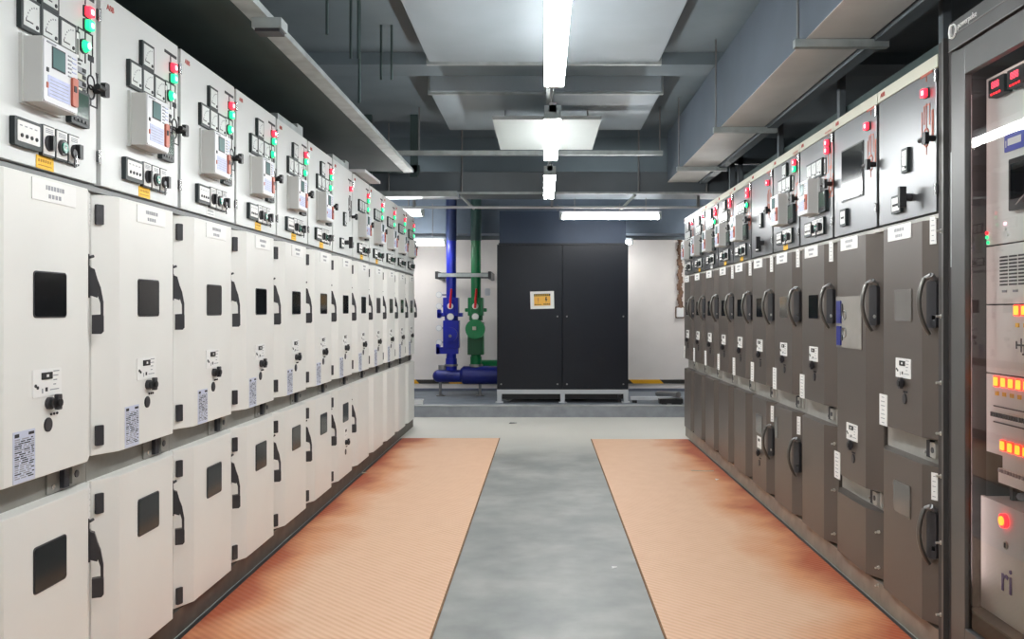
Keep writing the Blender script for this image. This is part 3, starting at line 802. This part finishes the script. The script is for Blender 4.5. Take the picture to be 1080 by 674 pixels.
M_matedge = mat('mat_edge', (128, 88, 52), .7, 0, .2, 20)
mt = obj('floor_mat', MB().box(-.490, .507, -5.3, 5.295, 0, .006, mat_mat('orange_ribbed_mat', -.515)).box(.507, .515, -5.3, 5.3, 0, .0065, M_matedge).box(-.515, -.490, -5.3, 5.3, 0, .004, M_black), None, (-.963, 3.82, 0))
tag(mt, 'long orange ribbed mat on the floor along the white cubicles at left', 'mat')
mt = obj('floor_mat', MB().box(-.497, .485, -5.3, 5.295, 0, .006, mat_mat('orange_ribbed_mat_dusty', .505)).box(-.505, -.497, -5.3, 5.3, 0, .0065, M_matedge).box(.485, .505, -5.3, 5.3, 0, .004, M_black), None, (.993, 3.75, 0))
tag(mt, 'long orange ribbed mat on the floor along the dark grey cubicles at right', 'mat')

# ------------------------------------------------------------------ litter
def at(px, py, z=.006):
    Y = F * (E - z) / (py - 328); return ((px - 573) * Y / F, Y, z)
def scrap(px, py, w, h, label, m, z=.0062, rz=.4):
    o = obj('litter_scrap', MB().add([(-w, -h, 0), (w * .8, -h * .7, .004), (w, h, .001), (-w * .6, h * .8, .006), (-w, -h, .002), (w * .8, -h * .7, .006), (w, h, .003), (-w * .6, h * .8, .008)],
            [(3, 2, 1, 0), (4, 5, 6, 7), (0, 1, 5, 4), (1, 2, 6, 5), (2, 3, 7, 6), (3, 0, 4, 7)], m), None, at(px, py, z), rz)
    tag(o, label, 'litter')
scrap(756, 506, .016, .014, 'small white paper scrap lying on the right orange mat', M_label)
scrap(541, 446.5, .05, .035, 'dark crumpled scrap on the bare floor before the kerb', M_char, .0005, .1)
scrap(648, 599, .018, .010, 'small pale scrap on the grey aisle beside the right mat', M_label, .0005)
scrap(384, 499, .022, .012, 'pale flake on the far part of the left orange mat', M_cream)
o = obj('string_scrap', MB().tube([(-.09, .02, .003), (-.03, .0, .003), (.03, -.01, .003), (.09, -.005, .003)], .003, M_cream, 6), None, at(741, 497))
tag(o, 'thin pale string lying on the right orange mat', 'string')

# ------------------------------------------------------------------ black cabinet on the kerb
cab = thing('black_cabinet', 'large black double-door cabinet standing on the kerb at the far end', 'cabinet', (.248, 11.3, .142))
cw = .842; zb, zt, zp = .17, 2.03, 2.46
obj('carcass', MB().box(-cw, cw, .025, .95, zb, zt, M_blackcab), cab)
obj('top_box', MB().box(-cw + .03, cw - .03, .02, .90, zt, zp, M_plenum).box(-cw + .02, cw - .02, .014, .92, zt - .001, zt + .02, M_blackcab), cab)
dr = []
for x0, x1 in ((-cw + .004, -.006), (.000, cw - .004)):
    d_ = obj('door', MB().box(x0, x1, 0, .025, zb + .008, zt - .006, M_blackcab), cab, bevel=.003); dr.append(d_)
    for sxx in ((x1 - .06) if x0 < -.1 else (x0 + .055), (x0 + .05) if x0 < -.1 else (x1 - .06)):
        for zz in (zb + .07, 1.108):
            if zz > 1 and abs(sxx) > .6 and x0 < -.1: continue
            obj('door_screw', MB().cyl((0, 0, 0), (0, -.006, 0), .011, M_steel, 10), d_, (sxx, 0, zz))
wl = MB().box(-.152, .152, -.003, 0, -.112, .112, M_label).box(-.105, .105, -.0045, -.002, -.072, .080, mat('amber_label', (240, 184, 80), .5, 0, .03)).box(-.105, .105, -.0055, -.003, .052, .080, M_inkd)
for i in range(8): wl.box(-.095 + .024 * i, -.080 + .024 * i, -.006, -.005, .060, .072, M_yel)
wl.box(-.055, -.047, -.0055, -.003, -.020, .030, M_redprint).box(-.055, -.047, -.0055, -.003, -.038, -.028, M_redprint)
wl.prism([(.045, .040), (.062, .040), (.054, .012), (.070, .012), (.044, -.034), (.050, -.004), (.036, -.004)], 'y', -.0055, -.003, M_inkd)
for i in range(5): wl.box(-.098 + .018 * i, -.086 + .018 * i, -.0055, -.003, -.064, -.052, M_inkd)
for i in range(4): wl.box(.016 + .022 * i, .032 + .022 * i, -.0055, -.003, -.062, -.048, M_inkd)
obj('warning_label', wl, dr[0], (-.262, 0, 1.318), rot=(0, math.radians(-1.5), 0), label='white and amber warning label')
bf = MB().box(-cw, cw, .0, .05, zb - .055, zb, M_offwhite).box(-cw, cw, .88, .93, zb - .055, zb, M_offwhite)
for x in (-cw + .03, .0, cw - .03):
    bf.box(x - .028, x + .028, 0, .06, 0, zb - .055, M_offwhite).box(x - .05, x + .05, -.01, .08, 0, .012, M_offwhite)
    bf.box(x - .028, x + .028, .87, .93, 0, zb - .055, M_offwhite)
bf.box(-cw + .06, cw - .06, .06, .10, .045, .115, M_black).box(cw - .13, cw - .09, .02, .06, .01, .1, M_black)
obj('base_frame', bf, cab)
obj('cable_loop', MB().ring((-cw + .14, .09, .072), .055, .010, M_steel, n=20), cab)

# ------------------------------------------------------------------ pipes
def pipe_assembly(x, m, md, label, name):
    t = thing(name, label, 'pipe', (x, 12.25, .142))
    Z = lambda py: E + (328 - py) / 75.9 - .142
    obj('riser', MB().cyl((0, 0, .30), (0, 0, 3.30), .070, m, 22), t)
    obj('shaded_riser_top', MB().cyl((0, 0, Z(254)), (0, 0, 3.29), .074, mat('shaded_blue_paint', (40, 54, 96), .5) if m is M_blue else mat('shaded_green_paint', (36, 70, 66), .5), 22), t, label='upper length of the riser, shade painted in')  # darker copies of the riser colours paint the shade up high
    v = obj('valve_body', MB().box(-.105, .105, -.11, .10, Z(333), Z(314), m).rrect(0, Z(323), .13, .20, -.125, -.10, .02, m).cyl((0, 0, Z(338)), (0, 0, Z(330)), .095, m, 20), t, bevel=.008)
    obj('valve_handle', MB().cyl((0, -.125, Z(323)), (0, -.16, Z(323)), .042, M_label, 16).tube([(0, -.165, Z(325)), (.008, -.17, Z(316)), (.022, -.185, Z(305))], [.016, .017, .014], M_redh, 10), v, label='red lever on a white hub')
    obj('gauge', MB().cyl((0, -.10, Z(334)), (0, -.135, Z(334)), .048, M_offwhite, 20).cyl((0, -.135, Z(334)), (0, -.138, Z(334)), .040, M_label, 20), t)
    if m is M_blue:
        f = obj('filter_body', MB().box(-.105, .115, -.10, .10, Z(367), Z(338), m).cyl((0, -.10, Z(352.5)), (0, -.155, Z(352.5)), .098, m, 26).cyl((0, -.155, Z(354)), (0, -.17, Z(354)), .022, M_steel, 12), t, bevel=.008)
        obj('flange', MB().box(-.20, .10, -.07, .05, Z(373), Z(366), m).rrect(-.18, Z(368), .05, .14, -.07, .05, .015, m), t)
        obj('flange', MB().box(-.18, .16, -.06, .05, Z(334), Z(330), m).rrect(-.165, Z(331), .05, .12, -.06, .04, .015, m), t)
        for zc in (311, 323, 346, 361):
            obj('gauge', MB().cyl((-.165, -.03, Z(zc)), (-.165, -.06, Z(zc)), .042, M_offwhite, 18).cyl((-.165, -.06, Z(zc)), (-.165, -.063, Z(zc)), .034, M_label, 18).cyl((-.165, -.02, Z(zc)), (-.06, 0, Z(zc)), .012, M_steel, 8), t)
        h = obj('header_pipe', MB().cyl((-.17, -.02, Z(396.5)), (.16, -.02, Z(396.5)), .088, md, 24).sphere((-.17, -.02, Z(396.5)), .088, md, 18).cyl((.13, -.02, Z(395.5)), (.17, -.02, Z(395.5)), .088, md, 24, r2=.125).cyl((.17, -.02, Z(395.5)), (.675, -.02, Z(395.5)), .125, md, 28), t, label='thick navy pipe lying low along the wall')
        obj('elbow', MB().cyl((0, 0, Z(378)), (0, 0, Z(390)), .080, m, 22).cyl((0, 0, Z(384)), (0, 0, Z(386)), .095, M_steel, 22).cyl((-.12, 0, Z(385)), (-.12, 0, Z(390)), .06, M_steel, 16), t)
        for xx in (-.15, .40):
            obj('support_leg', MB().cyl((xx, -.02, 0), (xx, -.02, Z(400)), .020, M_steel, 12).cyl((xx, -.02, 0), (xx, -.02, .012), .06, M_steel, 14), t)
    else:
        f = obj('filter_body', MB().box(-.110, .110, -.08, .10, Z(374), Z(340), m).cyl((0, -.08, Z(347)), (0, -.16, Z(347)), .135, mat('mid_green_pipe', (14, 126, 74), .3), 28).rrect(-.01, Z(346), .05, .05, -.19, -.15, .008, M_cream).box(-.11, .09, -.10, -.07, Z(374), Z(356), mat('dark_green_pipe', (4, 78, 46), .4)), t, bevel=.008)
        obj('flange', MB().rrect(0, Z(327), .30, .05, -.05, .05, .012, m), t)
        obj('branch_box', MB().rrect(.16, Z(308), .07, .10, -.02, .06, .02, M_offwhite), t)
        obj('elbow', MB().cyl((0, 0, Z(376)), (0, 0, Z(392)), .080, m, 22).cyl((0, 0, Z(384)), (0, 0, Z(387)), .095, M_steel, 22), t)
        obj('header_pipe', MB().cyl((.02, .21, Z(388)), (.335, .21, Z(388)), .10, m, 22).cyl((0, 0, Z(391)), (.06, .21, Z(388)), .07, m, 16), t)
    return t
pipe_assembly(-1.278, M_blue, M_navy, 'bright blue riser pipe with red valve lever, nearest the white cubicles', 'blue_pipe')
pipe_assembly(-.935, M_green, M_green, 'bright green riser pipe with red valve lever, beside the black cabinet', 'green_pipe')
br = obj('pipe_bracket', MB().box(-1.48, -.73, 12.33, 12.37, 1.775, 1.855, M_char).box(-1.46, -.75, 12.15, 12.17, 1.79, 1.84, M_tray).box(-1.49, -1.45, 12.14, 13.0, 1.765, 1.865, M_char).box(-.76, -.72, 12.14, 13.0, 1.765, 1.865, M_char), None)
tag(br, 'grey metal bracket clamping the blue and green risers to the wall', 'bracket')

# conduit and box on the back wall, right
t = thing('wall_conduit', 'rusty flexible conduit ending in a small white box on the back wall', 'conduit', (2.01, YB, 1.30))
pts = [(.012 * math.sin(i * .9), -.04, .06 + i * .026) for i in range(46)]
obj('conduit', MB().tube(pts, [.030 + .012 * (i % 2) for i in range(46)], M_rust, 10), t)
obj('junction_box', MB().rrect(0, 0, .10, .14, -.07, 0, .01, M_label).rrect(0, 0, .13, .17, -.02, 0, .01, M_rust), t)

# loose metal on the kerb, right
o = obj('angle_iron', MB().box(0, .66, 0, .06, .035, .078, M_offwhite).box(.02, .08, 0, .06, 0, .035, M_black).box(.55, .61, 0, .06, 0, .035, M_black), None, (1.12, 11.30, .142)); tag(o, 'long pale steel rail lying on the kerb beside the black cabinet', 'rail')
o = obj('white_slab', MB().box(0, .34, 0, .12, 0, .055, M_label).box(.01, .33, .01, .11, .055, .06, M_offwhite), None, (-1.86, 11.12, .142)); tag(o, 'white slab lying on the kerb beside the last white cubicle', 'slab')
o = obj('black_block', MB().box(0, .30, 0, .12, .012, .07, M_black).box(.03, .10, .01, .10, 0, .03, M_black).box(.16, .28, .01, .10, 0, .03, M_black), None, (1.46, 11.10, .142)); tag(o, 'low black clamp block on the kerb in front of the pale rail', 'clamp')
o = obj('loose_pipe', MB().cyl((1.55, 11.95, .200), (1.71, 11.16, .262), .036, M_steel, 16), None); tag(o, 'short grey pipe resting aslant across the pale rail on the kerb', 'pipe')

# ------------------------------------------------------------------ lights
def light_fixture(label, c, length, along, m, group, body_w=.045):
    t = thing('ceiling_light', label, 'ceiling light', c, 0 if along == 'x' else PI / 2, group)
    h = length / 2
    obj('batten', MB().box(-h, h, -body_w / 2, body_w / 2, .018, .075, M_offwhite).box(-h, -h + .03, -.050, .050, -.016, .06, M_tray).box(h - .03, h, -.050, .050, -.016, .06, M_tray), t)
    for y in ((-.034, .034) if along == 'y' else (-.03, .03)):
        obj('tube', MB().cyl((-h + .03, y, 0), (h - .03, y, 0), .016, m, 14), t)
    for x in (-h * .7, h * .7):
        obj('hanger_rod', MB().cyl((x, 0, .075), (x, 0, .62 if along == 'y' else .55), .006, M_steel, 8), t)
    return t
HL = E + 1.15
gl = 'bright twin-tube lights hung in a line over the aisle'
light_fixture('twin-tube light over the aisle, nearest visible, cut by the top of the photo', (.055, 3.72, HL), 1.54, 'y', M_tube, gl)
light_fixture('twin-tube light over the aisle, middle one of the three visible, under the white panel', (.055, 5.93, HL), 1.50, 'y', M_tube, gl)
light_fixture('twin-tube light over the aisle, farthest of the line, before the cross duct', (.055, 8.15, HL), 1.60, 'y', M_tube, gl)
for y in (1.55, -.65): light_fixture('twin-tube light over the aisle behind the camera', (.055, y, HL), 1.54, 'y', M_tube, gl)
ga = 'cross-hung tube lights at the far end'
light_fixture('long tube light hung crosswise above the black cabinet', (.79, 10.40, E + 1.10), 1.20, 'x', M_tubeh, ga)
light_fixture('tube light hung crosswise at the end of the white row, upper one', (-2.01, 10.40, E + 1.135), 1.20, 'x', M_tubeh, ga)
light_fixture('lower tube light crosswise near the back wall, left of the blue pipe', (-1.95, 12.05, E + .915), 1.25, 'x', M_tubeh, ga)
light_fixture('tube light on the back wall, mostly hidden behind the black cabinet', (.64, 12.42, E + .96), 1.25, 'x', M_tubeh, ga)
light_fixture('tube light near the back wall, hidden by the dark row at right', (2.55, 12.05, E + .915), 1.0, 'x', M_tubeh, ga)

o = thing('light_trunking', 'straight grey trunking above the line of aisle lights', 'trunking', (.055, 4.0, HL + .62))
obj('channel', MB().box(-.03, .03, -4.5, 5.1, 0, .05, M_tray), o)
for y in (-3, 0.9, 4.9): obj('hanger_rod', MB().cyl((0, y, .05), (0, y, .225 if y < 3 else .175), .006, M_steel, 8), o)

# ------------------------------------------------------------------ ducts and trays
def box_duct(name, label, x0, x1, y0, y1, z0, z1, m, joints=(), fl=.03):
    t = thing(name, label, 'air duct', ((x0 + x1) / 2, y0, z0))
    w = (x1 - x0) / 2
    obj('shell', MB().box(-w, w, 0, y1 - y0, 0, z1 - z0, m), t, bevel=.006)
    for j in joints:
        obj('flange', MB().box(-w - fl, w + fl, j - y0 - .02, j - y0 + .02, -fl, z1 - z0 + .0, M_tray if m is not M_duct_dark else m), t)
    return t
box_duct('air_duct', 'broad flat grey duct over the middle of the aisle, above the tube lights', -.92, .93, -1.5, 7.12, E + 2.0, E + 2.13, M_ductc, (1.8, 4.4, 7.10), .02)
t = box_duct('air_duct', 'grey duct continuing beyond the broad duct, higher up before the cross duct', -1.02, 1.06, 7.9, 9.6, E + 1.97, E + 2.13, M_ductc, (7.95,), .02)
t = thing('hung_panel', 'flat pale panel hung horizontally above the middle tube light', 'panel', (.03, 8.06, E + 1.60))
obj('board', MB().box(-.455, .455, -.69, .69, 0, .03, mat('pale_board', (150, 156, 154), .5, 0, .02)), t)
for x in (-.40, .40): obj('hanger_rod', MB().cyl((x, .5, .03), (x, .5, .345), .006, M_steel, 8), t)
# cross duct with its rails
t = thing('cross_duct', 'long slate-grey duct running crosswise above the black cabinet', 'air duct', (.1, 10.0, E + 1.335))
obj('shell', MB().box(-2.55, 2.6, 0, .55, 0, .245, M_duct), t, bevel=.006)
obj('flange', MB().box(-2.55, 2.6, -.03, .0, -.012, .012, M_tray), t)
for x in (-1.85, -1.02, .98, 1.75): obj('hanger_rod', MB().cyl((x, -.02, .0), (x, -.02, .79), .010, M_steel, 8), t)
for s_ in (-1, 1): obj('brace', MB().cyl((1.0 * s_ - .05, .1, -.01), (.86 * s_ - .05, .32, -.14), .016, M_tray, 8), t)
t = thing('conduit_rail', 'thin bright conduit running crosswise just under the slate-grey cross duct', 'conduit', (.1, 10.25, E + 1.205))
obj('conduit', MB().cyl((-2.5, 0, 0), (2.5, 0, 0), .016, M_offwhite, 10), t)
for x in (-1.6, .0, 1.7): obj('clip', MB().box(x - .015, x + .015, -.02, .02, 0, .128, M_steel), t)
t = thing('steel_channel', 'pale steel channel hung crosswise above the cross duct', 'channel', (.1, 9.2, E + 1.63))
obj('channel', MB().box(-1.65, 1.15, 0, .06, 0, .045, M_tray), t)
for x in (-1.4, 1.12): obj('hanger_rod', MB().cyl((x, .03, .045), (x, .03, .50), .008, M_steel, 8), t)
# pipes crossing near the back wall, above the white wall
for i, (y, z, x0, x1, lab) in enumerate(((12.42, E + 1.03, -3.2, -.60, 'grey pipe crosswise above the white wall, left of the black cabinet'),
                              (12.42, E + 1.03, 1.12, 3.2, 'grey pipe crosswise above the white wall, right of the black cabinet'))):
    o = obj('cross_pipe', MB().cyl((x0, y, z), (x1, y, z), .030, M_duct, 14), None); tag(o, lab, 'pipe')

# left cable duct with bright tray edge
t = thing('cable_duct', 'dark wide cable duct with a bright metal edge above the white row', 'cable duct', (-1.26, -1.0, E + 1.30))
obj('shell', MB().box(-1.35, -.05, 0, 9.3, .012, .13, M_duct_dark), t, bevel=.006)
obj('edge_rail', MB().box(-.050, .042, 0, 9.28, 0, .012, M_tray).box(.034, .042, 0, 9.28, .012, .03, M_tray), t, label='bright metal edge rail')
for y in (2.2, 4.95): obj('bracket', MB().box(-.03, .10, y - .05, y + .05, -.045, .0, M_tray).box(-.02, .09, y - .04, y + .04, -.06, -.045, M_char), t)
for y in (3.4, 6.9): obj('hanger_rod', MB().cyl((.03, y, .09), (.03, y, .84), .010, M_duct_dark, 8), t)
# end structure beyond the left duct
t = thing('steel_gantry', 'dark steel gantry hung beyond the far end of the white row ducts', 'frame', (-1.9, 9.6, E + 1.06))
obj('crosspiece', MB().box(-.6, .55, 0, .06, .45, .53, M_duct_dark).box(-.05, .03, 0, .06, .05, 1.08, M_duct_dark).box(.45, .53, 0, .06, .40, 1.08, M_duct_dark), t)
obj('tray_piece', MB().box(-.3, .95, .1, .35, .20, .26, M_tray), t)
# thin wires and rods hung from the ceiling on the left
for i, (px, y, z0) in enumerate(((345, 5.2, 2.95), (370, 5.8, 2.98), (378, 5.8, 2.98), (333, 4.6, 3.0), (402, 6.6, 3.05), (413, 6.6, 3.05))):
    x = (px - 573) * y / F
    o = obj('hanger_rod', MB().cyl((x, y, z0), (x, y, 3.46), .009, M_duct_dark, 8), None)
    tag(o, 'thin dark rod hanging from the ceiling left of the broad duct', 'rod', 'thin dark rods hanging left of the broad duct')

# right duct: bottom, groove and angle strip, cross struts
t = thing('air_duct', 'long grey duct with cross struts running above the dark grey right row', 'air duct', (1.56, -.5, E + 1.45))
obj('shell', MB().box(-.16, .18, 0, 10.44, .004, .55, mat('shaded_duct_side', (92, 102, 114), .55, .1, .1, 2)).box(-.16, .18, 0, 10.44, 0, .004, mat('lit_duct_bottom', (206, 206, 204), .45, .1, .12, 2)), t, bevel=.006)  # light painted in: side darkened, underside brightened
obj('edge_rail', MB().box(.20, .275, 0, 10.44, -.015, .03, M_duct).box(.18, .20, 0, 10.44, .02, .05, M_rackdark), t)
for y in (2.95, 5.21, 7.45, 9.35): obj('strut', MB().box(-.22, .28, y - .022, y + .022, -.045, -.003, M_tray), t)
for y in (2.95, 5.21, 7.45, 9.35): obj('hanger_rod', MB().cyl((-.20, y, -.045), (-.20, y, .69), .008, M_steel, 8), t)
t = thing('cable_tray', 'dark open cable tray above the right row, behind the grey duct', 'cable tray', (2.35, 2.0, E + 1.25))
b = MB().box(-.35, .35, 0, 6.8, 0, .02, M_duct_dark).box(-.35, -.33, 0, 6.8, .02, .10, M_duct_dark).box(.33, .35, 0, 6.8, .02, .10, M_duct_dark)
obj('tray', b, t)
for i in range(1, 4): obj('support', MB().box(-.40, .40, .8 + 1.5 * i, .85 + 1.5 * i, -.05, 0, M_duct).box(-.40, -.36, .8 + 1.5 * i, .85 + 1.5 * i, -.05, .89, M_duct), t)
t = thing('support_post', 'pair of grey posts rising above the far part of the right row', 'post', (1.93, 9.0, 2.30))
for dx in (0, .085): obj('post', MB().box(dx - .025, dx + .025, 0, .05, 0, 1.16, M_duct), t)
obj('rung', MB().box(-.03, .6, .0, .05, .52, .58, M_duct), t)

# ------------------------------------------------------------------ camera, world
cam = bpy.data.cameras.new('camera'); co = bpy.data.objects.new('camera', cam); COL.objects.link(co)
co.location = (0, 0, E); co.rotation_euler = (PI / 2, 0, 0)
cam.sensor_width = 36; cam.lens = F / 1080 * 36
cam.shift_x = -(573 - 540) / 1080; cam.shift_y = (328 - 337) / 1080
cam.clip_start = .05
sc = bpy.context.scene; sc.camera = co
w = bpy.data.worlds.new('world'); sc.world = w; w.use_nodes = True
w.node_tree.nodes['Background'].inputs[0].default_value = (.85, .85, .85, 1)
w.node_tree.nodes['Background'].inputs[1].default_value = .22
sc.view_settings.view_transform = 'Standard'
sc.view_settings.exposure = 0.06
sc.cycles.use_denoising = True
sc.cycles.max_bounces = 8
sc.cycles.sample_clamp_indirect = 6
